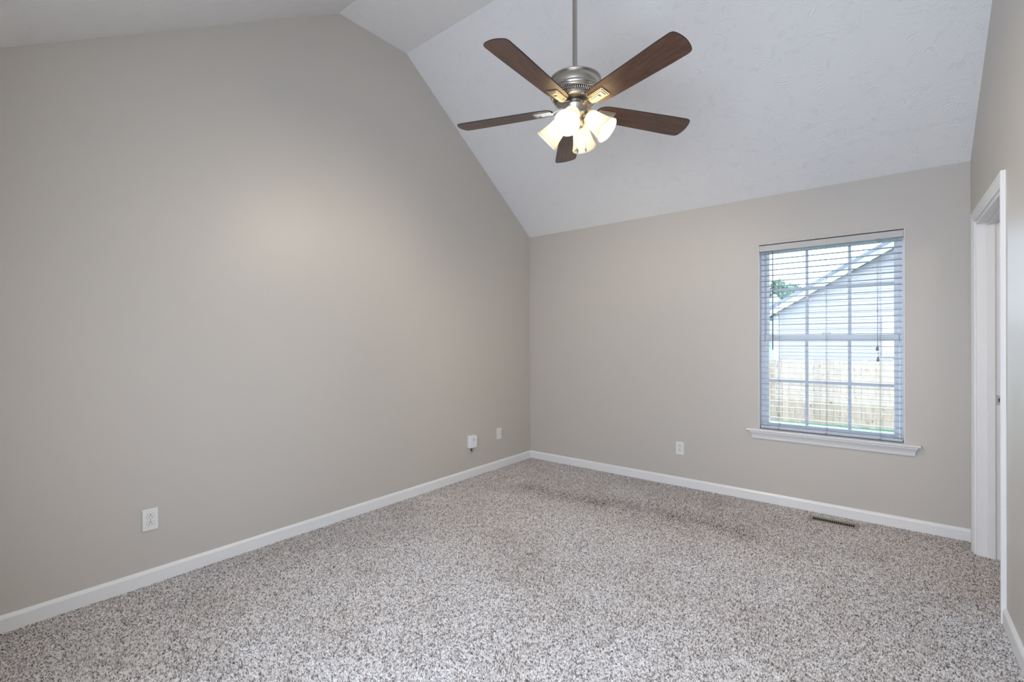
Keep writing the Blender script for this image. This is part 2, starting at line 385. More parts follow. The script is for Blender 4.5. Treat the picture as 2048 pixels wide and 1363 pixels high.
gable = [(0.0, -0.02), (0.0, H0), (YA, H1), (YB, H1), (YE, H0), (YR, H0), (YR, -0.02)]
def gable_wall(name, x0, x1, shear=False):
    b = MB(); b.prism(gable, x0, x1, lambda p, q, a: (a + (KW*p if shear else 0), p, q)); return b
wl = gable_wall('wall_left', -0.12, 0.0).build('wall_left', M['wall']); tag(wl, kind='structure')

# back wall with window opening
WX0, WX1, WZ0, WZ1 = 2.284, 3.183, 0.560, 2.056
wt = 0.14
b = MB()
def wall_with_hole(b, ax0, ax1, z0, z1, hx0, hx1, hz0, hz1, y0, y1, fn=lambda p: p):
    def bx(a0, a1, c0, c1):
        n = len(b.v); b.box(a0, a1, y0, y1, c0, c1)
        b.v[n:] = [fn(p) for p in b.v[n:]]
    bx(ax0, hx0, z0, z1); bx(hx1, ax1, z0, z1)
    if hz1 < z1: bx(hx0, hx1, hz1, z1)
    if hz0 > z0: bx(hx0, hx1, z0, hz0)
wall_with_hole(b, -0.12, XL+0.12, -0.02, H0+0.12, WX0, WX1, WZ0, WZ1, 0.0, wt)
tag(b.build('wall_back', M['wall']), kind='structure')

# wall behind the camera with an unseen wide opening added to brighten the room
b = MB(); wall_with_hole(b, -0.12, XL+0.12, -0.02, H0+0.12, 1.65, 3.35, 0.3, 2.3, YR-0.12, YR)
tag(b.build('wall_front', M['wall']), kind='structure')

# right wall with doorway (gable shape, local frame, sheared in plan)
b = MB()
poly_near = [(DY0, -0.02), (DY0, DZ), (DY1, DZ), (DY1, -0.02), (0.0, -0.02), (0.0, H0), (YA, H1), (YB, H1), (YE, H0), (YR, H0), (YR, -0.02)]
b.prism(poly_near, XW, XW+WT, lambda p, q, a: RW((a, p, q)))
tag(b.build('wall_right', M['wall']), kind='structure')

# ceiling: two slopes and a flat top, thick shell, UV in metres
def build_ceiling():
    prof = [(0.0, H0), (YA, H1), (YB, H1), (YE, H0), (YR, H0)]
    top = [(YR, H0+0.15), (YE-0.05, H0+0.15), (YB-0.05, H1+0.15), (YA+0.05, H1+0.15), (0.05, H0+0.15), (0.05, H0)]
    x0, x1 = -0.02, XW+0.06
    me = bpy.data.meshes.new('ceiling'); vs_ = []; fs = []; uvs = []
    d = 0.0
    for i in range(len(prof)-1):
        (ya, za), (yb, zb) = prof[i], prof[i+1]; l = math.hypot(yb-ya, zb-za); n = len(vs_)
        vs_ += [(x0, ya, za), (x1, ya, za), (x1, yb, zb), (x0, yb, zb)]; fs.append((n, n+1, n+2, n+3))
        uvs += [(x0, d), (x1, d), (x1, d+l), (x0, d+l)]; d += l
    for i in range(len(top)-1):
        (ya, za), (yb, zb) = top[i], top[i+1]; n = len(vs_)
        vs_ += [(x0, ya, za), (x1, ya, za), (x1, yb, zb), (x0, yb, zb)]; fs.append((n, n+1, n+2, n+3))
        uvs += [(0, 0), (1, 0), (1, 1), (0, 1)]
    me.from_pydata(vs_, [], fs); ul = me.uv_layers.new(name='UVMap')
    for i, u in enumerate(uvs): ul.data[i].uv = u
    me.materials.append(M['ceiling']); o = bpy.data.objects.new('ceiling', me); COL.objects.link(o)
    return tag(o, kind='structure')
build_ceiling()

# adjoining room seen through the doorway (plain shell)
b = MB(); b.box(XL, XL+0.12, YR, 0.0, -0.02, H0)
tag(b.build('wall_adjoining_side', M['wall']), kind='structure')
b = MB(); b.box(XW+0.12, XL, -2.52, -2.40, -0.02, H0)
tag(b.build('wall_adjoining_front', M['wall']), kind='structure')
b = MB(); b.box(XW+WT-0.02, XL, -2.5, 0.0, H0, H0+0.1); 
tag(b.build('ceiling_adjoining', M['trim']), kind='structure')

# baseboards: 83 mm with a bevelled, brighter top edge
BBP = [(0, 0), (0.013, 0), (0.013, 0.066), (0.0115, 0.071), (0.005, 0.081), (0.003, 0.083), (0, 0.083)]
b = MB(); b.prism(BBP, YR, 0.0, lambda p, q, a: (p, a, q)); tag(b.build('baseboard_left', M['trim']), kind='structure')
b = MB(); b.prism(BBP, 0.0, XW+0.002, lambda p, q, a: (a, -p, q)); tag(b.build('baseboard_back', M['trim']), kind='structure')
CY0 = DY0-0.062   # outer edge of near casing
b = MB(); b.prism(BBP, YR, CY0, lambda p, q, a: RW((XW-p, a, q))); tag(b.build('baseboard_right', M['trim']), kind='structure')

# ------------------------------------------------------------------ door frame
dr = tag(empty('door_1', RW((XW, (DY0+DY1)/2, 0))), 'open doorway with white casing in the right wall', 'door', kind='structure')
dloc = Vector(dr.location)
def dpart(mb, name, mat, bevel=0.0, parent=None):
    mb.map(lambda p: Vector(RW(p)) - dloc)
    return mb.build(name, mat, parent or dr, bevel)
# colonial casing profile: t = distance from opening, d = projection from the wall
CAS = [(0.004, 0), (0.004, 0.008), (0.008, 0.010), (0.020, 0.0105), (0.024, 0.0135), (0.030, 0.0135), (0.034, 0.0155), (0.050, 0.017), (0.058, 0.018), (0.062, 0.016), (0.062, 0)]
def casing_leg(ysign, yedge):
    b = MB(); n = len(CAS)
    lo = [(XW-d, yedge+ysign*t, 0.0) for t, d in CAS]; hi = [(XW-d, yedge+ysign*t, DZ+t) for t, d in CAS]
    b.v = lo+hi
    for i in range(n):
        j = (i+1) % n; b.f.append((i, j, n+j, n+i)); b.sm.append(False)
    b.f.append(tuple(range(n))); b.f.append(tuple(range(2*n-1, n-1, -1))); b.sm += [False]*2
    return b
dpart(casing_leg(+1, DY1), 'casing', M['trim']); dpart(casing_leg(-1, DY0), 'casing', M['trim'])
b = MB(); n = len(CAS)
b.v = [(XW-d, DY0-t, DZ+t) for t, d in CAS] + [(XW-d, DY1+t, DZ+t) for t, d in CAS]
for i in range(n):
    j = (i+1) % n; b.f.append((i, j, n+j, n+i)); b.sm.append(False)
b.f.append(tuple(range(n))); b.f.append(tuple(range(2*n-1, n-1, -1))); b.sm += [False]*2
dpart(b, 'head_casing', M['trim'])
J = 0.002
b = MB(); b.box(XW-0.001, XW+WT+0.001, DY1-0.019+J, DY1+J, 0, DZ+J); jf = dpart(b, 'jamb', M['trim'], 0.0015)
b = MB(); b.box(XW-0.001, XW+WT+0.001, DY0-J, DY0+0.019-J, 0, DZ+J); dpart(b, 'jamb', M['trim'], 0.0015)
b = MB(); b.box(XW-0.001, XW+WT+0.001, DY0+0.017, DY1-0.017, DZ-0.017, DZ+J); dpart(b, 'head_jamb', M['trim'], 0.0015)
SX0, SX1 = XW+0.043, XW+0.079
b = MB(); b.box(SX0, SX1, DY1-0.029, DY1-0.017, 0, DZ-0.017); dpart(b, 'door_stop', M['trim'], 0.0025)
b = MB(); b.box(SX0, SX1, DY0+0.017, DY0+0.029, 0, DZ-0.017); dpart(b, 'door_stop', M['trim'], 0.0025)
b = MB(); b.box(SX0, SX1, DY0+0.029, DY1-0.029, DZ-0.029, DZ-0.017); dpart(b, 'door_stop', M['trim'], 0.0025)
yj = DY1-0.017
b = MB(); b.box(XW+0.083, XW+0.112, yj-0.0015, yj+0.001, 0.912, 0.970); sp = dpart(b, 'strike_plate', M['strike'], 0.0008)
sp['label'] = 'metal strike plate on the door jamb'
b = MB(); b.box(XW+0.090, XW+0.108, yj-0.0020, yj-0.0008, 0.930, 0.953); dpart(b, 'latch_hole', M['brass'], 0.0004, sp)
b = MB()
for z in (0.921, 0.961): b.ball((XW+0.0985, yj-0.0016, z), 0.0026, 10, 6)
dpart(b, 'screw', M['nickel_dark'], 0, sp)

# ------------------------------------------------------------------ window
win = tag(empty('window_1', ((WX0+WX1)/2, 0.09, WZ0)), 'double hung white window in the back wall', 'window', kind='structure')
wloc = Vector(win.location)
def wpart(mb, name, mat, bevel=0.0, parent=None, off=None):
    mb.map(lambda p: p - wloc); return mb.build(name, mat, parent or win, bevel)
FY0, FY1 = 0.078, 0.138
fx0, fx1 = WX0+0.028, WX1-0.024
ZS = 0.588
b = MB()
b.box(WX0, fx0, FY0, FY1, ZS, WZ1); b.box(fx1, WX1, FY0, FY1, ZS, WZ1); b.box(fx0, fx1, FY0, FY1, 2.035, WZ1); b.box(fx0, fx1, FY0, FY1, ZS, 0.600)
b.box(fx0-0.004, fx0+0.006, 0.112, FY1, 0.60, 2.035); b.box(fx1-0.006, fx1+0.004, 0.112, FY1, 0.60, 2.035)
wpart(b, 'window_frame', M['vinyl'], 0.002)
GX0, GX1 = 2.340, 3.129         # glass edges
MU = [(2.592, 2.612), (2.862, 2.882)]
def sash(name, x0, x1, z0, z1, gz0, gz1, y0, y1, zm, gx=0.0):
    b = MB()
    b.box(x0, GX0, y0, y1, z0, z1); b.box(GX1, x1, y0, y1, z0, z1); b.box(GX0, GX1, y0, y1, z0, gz0); b.box(GX0, GX1, y0, y1, gz1, z1)
    s = wpart(b, name, M['vinyl'], 0.002)
    ym = (y0+y1)/2
    b = MB()
    for a, c in MU: b.box(a, c, ym-0.010, ym-0.002, gz0, gz1)
    b.box(GX0, GX1, ym-0.0095, ym-0.0025, zm-0.010, zm+0.010)
    wpart(b, 'muntin_grid', M['grid'], 0, s)
    b = MB(); b.box(GX0-0.004, GX1+0.004, ym, ym+0.003, gz0-0.004, gz1+0.004); wpart(b, 'pane', M['glass'], 0, s)
    return s
sash('upper_sash', fx0+0.007, fx1-0.007, 1.292, 2.033, 1.345, 1.996, 0.112, 0.136, 1.700)
sash('lower_sash', fx0+0.004, fx1-0.004, 0.602, 1.338, 0.640, 1.288, 0.082, 0.108, 0.970)
b = MB(); b.box(2.70, 2.76, 0.084, 0.104, 1.338, 1.350); wpart(b, 'sash_lock', M['vinyl'], 0.003)
b = MB(); b.box(WX0, WX0+0.0045, 0.001, FY0, ZS, WZ1); b.box(WX1-0.0045, WX1, 0.001, FY0, ZS, WZ1)
wpart(b, 'jamb_liner', M['trim'], 0.0008)
# stool and cove apron
stool = [(0.082, 0.570), (0.082, 0.588), (-0.046, 0.588), (-0.052, 0.5855), (-0.0545, 0.580), (-0.052, 0.574), (-0.046, 0.5705), (0.0, 0.570)]
b = MB(); b.prism([p for p in stool if p[0] >= 0.0] , WX0, WX1, lambda p, q, a: (a, p, q))
b.prism([(0.0, 0.588)] + stool[2:] , 2.203, 3.263, lambda p, q, a: (a, p, q))
wpart(b, 'sill', M['trim'])
apr = [(0.0, 0.570), (-0.040, 0.570), (-0.041, 0.564), (-0.036, 0.556), (-0.028, 0.546), (-0.021, 0.534), (-0.017, 0.522), (-0.016, 0.514), (-0.012, 0.508), (0.0, 0.508)]
b = MB(); n = len(apr)
def ax(p, side): return (2.236 - (-p[0])*0.55 + 0.01) if side == 0 else (3.236 + (-p[0])*0.55 - 0.01)
b.v = [(ax(p, 0), p[0], p[1]) for p in apr] + [(ax(p, 1), p[0], p[1]) for p in apr]
for i in range(n):
    j = (i+1) % n; b.f.append((i, j, n+j, n+i)); b.sm.append(False)
b.f.append(tuple(range(n))); b.f.append(tuple(range(2*n-1, n-1, -1))); b.sm += [False]*2
wpart(b, 'sill_apron', M['trim'])

# ------------------------------------------------------------------ window blind
BY = 0.034
bl = tag(empty('window_blind', ((WX0+WX1)/2, BY, WZ1)), 'white horizontal slat blind, open, hanging in the only window', 'window blind')
bloc = Vector(bl.location)
def bpart(mb, name, mat, bevel=0.0, parent=None, base=None):
    mb.map(lambda p: p - bloc); return mb.build(name, mat, parent or bl, bevel)
bx0, bx1 = WX0+0.009, WX1-0.009
b = MB(); b.box(bx0, bx1, BY-0.024, BY+0.026, 2.006, 2.050); bpart(b, 'headrail', M['blind'], 0.002)
b = MB(); b.box(WX0+0.006, WX1-0.006, 0.000, 0.006, 2.003, 2.049); b.box(WX1-0.012, WX1-0.006, 0.006, 0.03, 2.003, 2.049); b.box(WX0+0.006, WX0+0.012, 0.006, 0.03, 2.003, 2.049)
v = bpart(b, 'valance', M['valance'], 0.0015); v['label'] = 'pale taupe valance strip'
b = MB(); b.box(3.025, 3.052, -0.003, 0.001, 1.999, 2.006); bpart(b, 'cord_lock', M['tassel'], 0.001)
prof = []
K = 8
for i in range(K+1):
    t = -1+2*i/K; prof.append((0.0248*t, 0.0030*(1-t*t)+0.0012))
prof += [(p, q-0.0022) for p, q in reversed(prof)]
slat_me = None
NS = 32; Z_TOP, Z_BOT = 1.984, 0.640
for i in range(NS):
    z = Z_TOP + (Z_BOT-Z_TOP)*i/(NS-1)
    if slat_me is None:
        b = MB(); b.prism(prof, -(bx1-bx0)/2+0.004, (bx1-bx0)/2-0.004, lambda p, q, a: (a, p, q), smooth=False)
        s = b.build('slat', M['blind'], bl); slat_me = s.data
    else:
        s = bpy.data.objects.new('slat', slat_me); COL.objects.link(s); s.parent = bl
    s.location = (((bx0+bx1)/2)-bloc.x, 0, z-bloc.z)
    tilt = math.radians(-1.2) + random.uniform(-0.012, 0.012)
    if i == NS-3: tilt = math.radians(-9)
    s.rotation_euler = (tilt, 0, random.uniform(-0.0008, 0.0008))
br = MB(); br.box(bx0+0.003, bx1-0.003, BY-0.025, BY+0.025, 0.594, 0.612)
rail = bpart(br, 'bottom_rail', M['blind'], 0.003)
for x in (2.420, 2.733, 3.050):
    b = MB(); b.box(x-0.008, x+0.008, BY-0.0275, BY-0.024, 0.596, 0.603); bpart(b, 'cord_button', M['tassel'], 0.001, rail)
    b = MB()
    b.tube([(x, BY-0.0262, 2.006), (x, BY-0.0262, 0.606)], 0.0008, 6); b.tube([(x, BY+0.0262, 2.006), (x, BY+0.0262, 0.606)], 0.0008, 6)
    b.tube([(x+0.006, BY-0.0266, 2.006), (x+0.007, BY-0.0266, 0.70), (x+0.012, BY-0.0266, 0.61)], 0.0006, 6)
    bpart(b, 'ladder_cord', M['cord'])
b = MB(); b.tube([(2.385, -0.004, 1.995), (2.3845, -0.006, 1.22)], 0.0042, 6); b.tube([(2.385, 0.004, 2.004), (2.385, -0.004, 1.99)], 0.002, 6)
bpart(b, 'tilt_wand', M['wand'])
b = MB()
b.tube([(3.034, -0.004, 2.000), (3.034, -0.006, 1.50)], 0.0010, 6); b.tube([(3.042, -0.004, 2.000), (3.0375, -0.006, 1.50)], 0.0010, 6)
b.ball((3.036, -0.006, 1.497), 0.0045, 10, 6)
b.tube([(3.034, -0.006, 1.497), (3.0345, -0.006, 1.25)], 0.0010, 6); b.tube([(3.038, -0.006, 1.497), (3.0385, -0.007, 1.17)], 0.0010, 6)
lc = bpart(b, 'lift_cord', M['cord'])
for x, z in ((3.0345, 1.225), (3.0385, 1.148)):
    b = MB(); b.lathe([(0.001, 0.03), (0.004, 0.028), (0.0075, 0.012), (0.0088, 0.004), (0.0075, -0.003), (0.0005, -0.006)], 14, Matrix.Translation((x, -0.0065, z)))
    bpart(b, 'cord_tassel', M['tassel'], 0, lc)

# ------------------------------------------------------------------ wall plates
def outlet(name='power_outlet'):
    """local frame: x right, z up, -y out of the wall; origin at plate centre on the wall"""
    e = empty(name)
    b = MB(); b.prism([(-0.036, -0.058), (0.036, -0.058), (0.036, 0.058), (-0.036, 0.058)], 0, 1, lambda p, q, a: (p*(1-0.07*a), -0.0065*a, q*(1-0.045*a)))
    b.build('cover_plate', M['plastic'], e, 0.0012)
    for s in (1, -1):
        pts = []
        for i in range(24):
            a = 2*PI*i/24; x = 0.0172*math.cos(a); z = 0.0172*math.sin(a); pts.append((x, max(-0.0132, min(0.0132, z))+s*0.0195))
        b = MB(); b.prism(pts, -0.004, -0.0085, lambda p, q, a: (p, a, q)); r = b.build('receptacle', M['plastic'], e, 0.0006)
        b = MB()
        b.prism([(x*1.07, (z-s*0.0195)*1.09+s*0.0195) for x, z in pts], -0.0060, -0.00675, lambda p, q, a: (p, a, q)); b.build('receptacle_gap', M['grey_mark'], r)
        b = MB(); b.box(-0.0074, -0.0050, -0.0088, -0.0080, s*0.0195-0.0065, s*0.0195+0.0015); b.box(0.0050, 0.0074, -0.0088, -0.0080, s*0.0195-0.0065, s*0.0195+0.0015)
        b.prism([(0.0030*math.cos(2*PI*i/12), s*0.0195+0.0075+0.0030*math.sin(2*PI*i/12)) for i in range(12)], -0.0080, -0.0088, lambda p, q, a: (p, a, q))
        b.build('slots', M['dark'], r)
    b = MB(); b.prism([(0.0026*math.cos(2*PI*i/12), 0.0026*math.sin(2*PI*i/12)) for i in range(12)], -0.006, -0.0078, lambda p, q, a: (p, a, q)); b.build('screw', M['grey_mark'], e)
    return e
o1 = outlet(); o1.location = (0.0005, -3.431, 0.348); o1.rotation_euler = (0, 0, PI/2)
tag(o1, 'white duplex outlet on the left wall, nearest the camera and apart from the others', 'power outlet', 'duplex outlets')
o2 = copy_tree(o1); o2.location = (1.652, -0.0005, 0.340); o2.rotation_euler = (0, 0, 0)
tag(o2, 'white duplex outlet on the back wall below left of the window', 'power outlet', 'duplex outlets')
# cable plate near the corner
cp = empty('cable_wall_plate', (0.0005, -0.541, 0.353), (0, 0, PI/2))
tag(cp, 'narrow white wall plate on the left wall next to the room corner', 'wall plate')
b = MB(); b.prism([(-0.035, -0.058), (0.035, -0.058), (0.035, 0.058), (-0.035, 0.058)], 0, 1, lambda p, q, a: (p*(1-0.07*a), -0.0065*a, q*(1-0.045*a))); b.build('cover_plate', M['plastic'], cp, 0.0012)
b = MB(); b.box(-0.010, 0.010, -0.0085, -0.004, -0.030, 0.034); ins = b.build('insert', M['plastic'], cp, 0.0008)
b = MB(); b.box(-0.0012, 0.0012, -0.0092, -0.0080, -0.012, 0.010)
for zc, rr_ in ((0.023, 0.0038), (-0.024, 0.0030)): b.prism([(rr_*math.cos(2*PI*k/12), zc+rr_*math.sin(2*PI*k/12)) for k in range(12)], -0.0080, -0.0092, lambda p, q, a: (p, a, q))
b.build('socket_marks', M['grey_mark'], ins)

# white box with dangling cord
wb = empty('cable_box', (0.0, -0.954, 0.345), (0, 0, PI/2))
tag(wb, 'small white box mounted on the left wall with a cord looping below it', 'cable box')
b = MB(); b.box(-0.046, 0.044, -0.026, 0.0, -0.054, 0.058); b.build('back_box', M['plastic'], wb, 0.003)
b = MB(); b.box(-0.046, 0.040, -0.047, -0.026, -0.056, 0.054); fc = b.build('front_cover', M['plastic_cool'], wb, 0.003)
b = MB(); pts = [(-0.004+0.013*math.cos(a), -0.0478, 0.024+0.009*math.sin(a)) for a in [2*PI*i/20*0.86+0.5 for i in range(21)]]; b.tube(pts, 0.0015, 6); b.build('round_emblem', M['grey_mark'], fc)
b = MB(); b.tube([(-0.012, -0.022, -0.054), (-0.012, -0.022, -0.090)], [0.006, 0.005], 10); b.build('cord_plug', M['black_rubber'], wb)
b = MB(); pts = []
for i in range(25):
    t = i/24; a = PI*t
    pts.append((-0.040+0.078*t, -0.012-0.006*math.sin(a), -0.054-0.070*math.sin(a)**0.8))
b.tube(pts, 0.0022, 8); b.build('loop_cord', M['plastic'], wb)

# ------------------------------------------------------------------ floor register
fr = empty('floor_register', (2.788, -0.161, 0.0)); tag(fr, 'tan metal floor vent set in the carpet below the window', 'floor vent')
b = MB(); W_, D_ = 0.148, 0.052
pf = [(-W_, -D_), (W_, -D_), (W_, D_), (-W_, D_)]
def ring(b, x, y, hx, hy, z0, z1):
    b.box(-x, -hx, -y, y, z0, z1); b.box(hx, x, -y, y, z0, z1); b.box(-hx, hx, -y, -hy, z0, z1); b.box(-hx, hx, hy, y, z0, z1)
ring(b, W_, D_, 0.124, 0.033, 0.000, 0.008); b.build('vent_frame', M['register'], fr, 0.002)
b = MB()
for i in range(1, 20): 
    x = -0.124+0.248*i/20; b.box(x-0.0011, x+0.0011, -0.033, 0.033, 0.001, 0.007)
b.build('louver_grille', M['register'], fr)
b = MB(); b.box(-0.124, 0.124, -0.033, 0.033, 0.0003, 0.0012); b.build('duct_opening', M['dark'], fr)

# ------------------------------------------------------------------ ceiling fan
FX, FY = 1.786, -2.004
fan = empty('ceiling_fan', (FX, FY, H1)); tag(fan, 'five blade walnut and brushed nickel ceiling fan with four lit glass shades', 'ceiling fan')
def fz(z): return z - H1
b = MB(); b.lathe([(0.001, 0.0), (0.065, 0.0), (0.067, -0.010), (0.055, -0.045), (0.028, -0.062), (0.014, -0.066)], 40); b.build('ceiling_canopy', M['nickel'], fan)
b = MB(); b.lathe([(0.0130, -0.05), (0.0130, fz(2.69))], 24); b.build('downrod', M['nickel'], fan)
# motor housing
def HZ(z): return 2.690-(2.660-z)*0.92
HS = 0.915
b = MB()
hp = [(0.013, 2.676), (0.030, 2.674), (0.034, 2.664), (0.125, 2.661), (0.146, 2.660), (0.1505, 2.656), (0.1505, 2.651), (0.147, 2.6475), (0.1435, 2.6470), (0.1435, 2.643), (0.146, 2.640), (0.146, 2.604),
      (0.1435, 2.600), (0.1435, 2.597), (0.147, 2.594), (0.1475, 2.588), (0.144, 2.584), (0.142, 2.581), (0.1445, 2.578), (0.1445, 2.572), (0.140, 2.569), (0.130, 2.569), (0.121, 2.546), (0.119, 2.543), (0.122, 2.540), (0.118, 2.533), (0.104, 2.527), (0.085, 2.526), (0.058, 2.530), (0.050, 2.528), (0.050, 2.513), (0.0, 2.513)]
hp = [(r*0.915, HZ(z)) for r, z in hp]
b.lathe([(r, fz(z)) for r, z in hp], 72); mh = b.build('motor_housing', M['nickel'], fan)
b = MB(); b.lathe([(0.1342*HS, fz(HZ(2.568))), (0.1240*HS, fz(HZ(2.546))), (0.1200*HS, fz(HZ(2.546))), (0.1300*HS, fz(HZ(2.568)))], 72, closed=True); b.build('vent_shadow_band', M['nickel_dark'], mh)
b = MB()
for i in range(72):
    a = 2*PI*i/72; c, s = math.cos(a), math.sin(a); c2, s2 = math.cos(a+0.03), math.sin(a+0.03)
    b.tube([(0.1365*HS*c, 0.1365*HS*s, fz(HZ(2.5685))), (0.1325*HS*c2, 0.1325*HS*s2, fz(HZ(2.558))), (0.1258*HS*c, 0.1258*HS*s, fz(HZ(2.5455)))], 0.0021, 5)
b.build('vent_grille', M['nickel_bright'], mh)
# light kit body
b = MB()
lp = [(0.040, 2.530), (0.040, 2.518), (0.066, 2.514), (0.0685, 2.510), (0.0685, 2.506), (0.066, 2.503), (0.065, 2.470), (0.062, 2.462), (0.048, 2.452), (0.044, 2.440), (0.044, 2.412), (0.040, 2.400), (0.022, 2.392), (0.010, 2.388), (0.0, 2.388)]
b.lathe([(r, fz(z+0.034)) for r, z in lp], 56); lk = b.build('light_kit', M['nickel'], fan)
# blades: local x = radial, z up; one mesh, copied
BZ = 2.534
def blade_outline():
    P = []
    r0 = 0.122
    up = [(r0, 0.012), (r0+0.004, 0.030), (r0+0.014, 0.043), (r0+0.032, 0.0525), (r0+0.058, 0.0580), (0.24, 0.0610), (0.34, 0.0640), (0.45, 0.0670), (0.57, 0.0705), (0.646, 0.0708), (0.657, 0.0695), (0.6655, 0.0662), (0.6715, 0.0610), (0.6755, 0.0530)]
    tip = [(0.6790, 0.043), (0.6822, 0.030), (0.6848, 0.015), (0.6858, 0.0), (0.6848, -0.015), (0.6822, -0.030), (0.6790, -0.043)]
    P = up + tip + [(x, -y) for x, y in reversed(up)]
    return P
def make_blade():
    out = blade_outline()
    b = MB(); b.prism(out, 0.0, 0.0062, lambda p, q, a: (p, q, a)); o = b.build('fan_blade', M['blade'], fan, 0.0012)
    o.data.materials.append(M['blade_edge'])
    for p in o.data.polygons:
        if abs(p.normal.z) < 0.5: p.material_index = 1
    # stepped bracket under the blade (sub-part)
    b = MB()
    b.box(0.128, 0.228, -0.030, 0.030, -0.0040, -0.0004); b.box(0.128, 0.221, -0.0245, 0.0245, -0.0070, -0.0040); b.box(0.122, 0.212, -0.0175, 0.0175, -0.0098, -0.0070)
    b.box(0.118, 0.186, -0.0095, 0.0095, -0.0125, -0.0098)
    br = b.build('blade_bracket', M['nickel_bright'], o, 0.0012)
    b = MB(); n = 12
    arm = [(0.142, -0.0045), (0.118, -0.004), (0.095, 0.004), (0.070, 0.014), (0.046, 0.018)]
    for i in range(len(arm)-1):
        (xa, za), (xb, zb) = arm[i], arm[i+1]
        wa, wb_ = (0.020-0.0015*i), (0.020-0.0015*(i+1))
        k = len(b.v)
        b.v += [(xa, -wa, za), (xa, wa, za), (xa, wa, za-0.006), (xa, -wa, za-0.006), (xb, -wb_, zb), (xb, wb_, zb), (xb, wb_, zb-0.006), (xb, -wb_, zb-0.006)]
        for q in ((0,1,5,4), (1,2,6,5), (2,3,7,6), (3,0,4,7)): b.f.append(tuple(k+j for j in q)); b.sm.append(False)
    b.build('bracket_arm', M['nickel_bright'], o)
    b = MB(); b.box(0.189, 0.193, -0.0085, 0.0085, -0.0102, -0.0096); b.build('bracket_slot', M['nickel_dark'], o)
    return o
bl0 = make_blade()
angles = [-17.5, 54.5, 126.5, 198.5, 270.5]
for i, a in enumerate(angles):
    o = bl0 if i == 0 else copy_tree(bl0, fan)
    o.location = (0, 0, fz(BZ)); o.rotation_mode = 'XYZ'
    o.matrix_local = Matrix.Translation((0, 0, fz(BZ))) @ Matrix.Rotation(math.radians(-2.1), 4, 'X') @ Matrix.Rotation(math.radians(a), 4, 'Z') @ Matrix.Rotation(math.radians(-12), 4, 'X')
# shades
def make_lamp():
    """local: origin at the neck, +z towards the mouth"""
    outer = [(0.016, -0.012), (0.024, -0.010), (0.031, -0.003), (0.0345, 0.008), (0.0365, 0.022), (0.0385, 0.040), (0.0415, 0.058), (0.0455, 0.076), (0.0505, 0.092), (0.0545, 0.102)]
    inner = [(r-0.0028, z+0.0004) for r, z in outer]
    prof = outer + [(0.0535, 0.1032)] + [p for p in reversed(inner)]
    prof = [(r*1.25, z*1.22) for r, z in prof]
    b = MB(); b.lathe(prof, 48, closed=True); s = b.build('lamp_shade', M['shade'], fan); s['label'] = 'glowing frosted bell glass shade'
    b = MB(); b.ball((0, 0, 0.060), 0.027, 20, 14); b.tube([(0, 0, 0.0), (0, 0, 0.03)], 0.012, 14); b.build('light_bulb', M['bulb'], s)
    return s
lamp0 = make_lamp()
b = MB(); b.lathe([(0.0, -0.030), (0.012, -0.030), (0.018, -0.026), (0.0225, -0.018), (0.0245, -0.008), (0.0275, -0.004), (0.022, -0.003)], 32); sock0 = b.build('socket_cup', M['nickel'], fan)
TILT = math.radians(133)   # +z turned down and outwards
for i, a in enumerate((-75, 15, 105, 195)):
    A = math.radians(a)
    Mx = Matrix.Translation((0.004, 0.003, 0)) @ Matrix.Translation((0.076*math.cos(A), 0.076*math.sin(A), fz(2.477))) @ Matrix.Rotation(A, 4, 'Z') @ Matrix.Rotation(TILT, 4, 'Y')
    s = lamp0 if i == 0 else copy_tree(lamp0, fan); s.matrix_local = Mx
    c = sock0 if i == 0 else copy_tree(sock0, fan); c.matrix_local = Mx
    b = MB(); b.tube([(0.040*math.cos(A), 0.040*math.sin(A), fz(2.489)), (0.060*math.cos(A), 0.060*math.sin(A), fz(2.489))], [0.012, 0.011], 14); b.build('lamp_arm', M['nickel'], fan)
# pull chains
def chain(x, y, z0, z1, fob):
    b = MB(); n = int((z0-z1)/0.0042)
    b.tube([(x, y, fz(z0)), (x, y, fz(z1))], 0.0007, 5)
    for i in range(n): b.ball((x, y, fz(z0-(i+0.5)*(z0-z1)/n)), 0.0013, 6, 4)
    c = b.build('pull_chain', M['nickel_dark'], fan)
    b = MB(); b.lathe(fob, 16, Matrix.Translation((x, y, fz(z1))) @ Matrix.Scale(0.45, 4, Vector((0.783, 0.622, 0)).normalized().cross(Vector((0, 0, 1)))))
    b.build('chain_fob', M['nickel'], c)
chain(0.035, -0.045, 2.43, 2.303, [(0.0, 0.002), (0.004, 0.0), (0.009, -0.006), (0.0105, -0.013), (0.009, -0.020), (0.004, -0.026), (0.0, -0.028)])
chain(0.060, 0.006, 2.44, 2.315, [(0.0, 0.002), (0.003, 0.0), (0.0055, -0.006), (0.0055, -0.016), (0.0035, -0.022), (0.0, -0.024)])

# ------------------------------------------------------------------ outdoors
GZ = -0.96
b = MB(); b.box(-25, 25, 0.3, 60, GZ-0.3, GZ)
tag(b.build('ground', M['grass']), 'green lawn beyond the window', kind='structure')
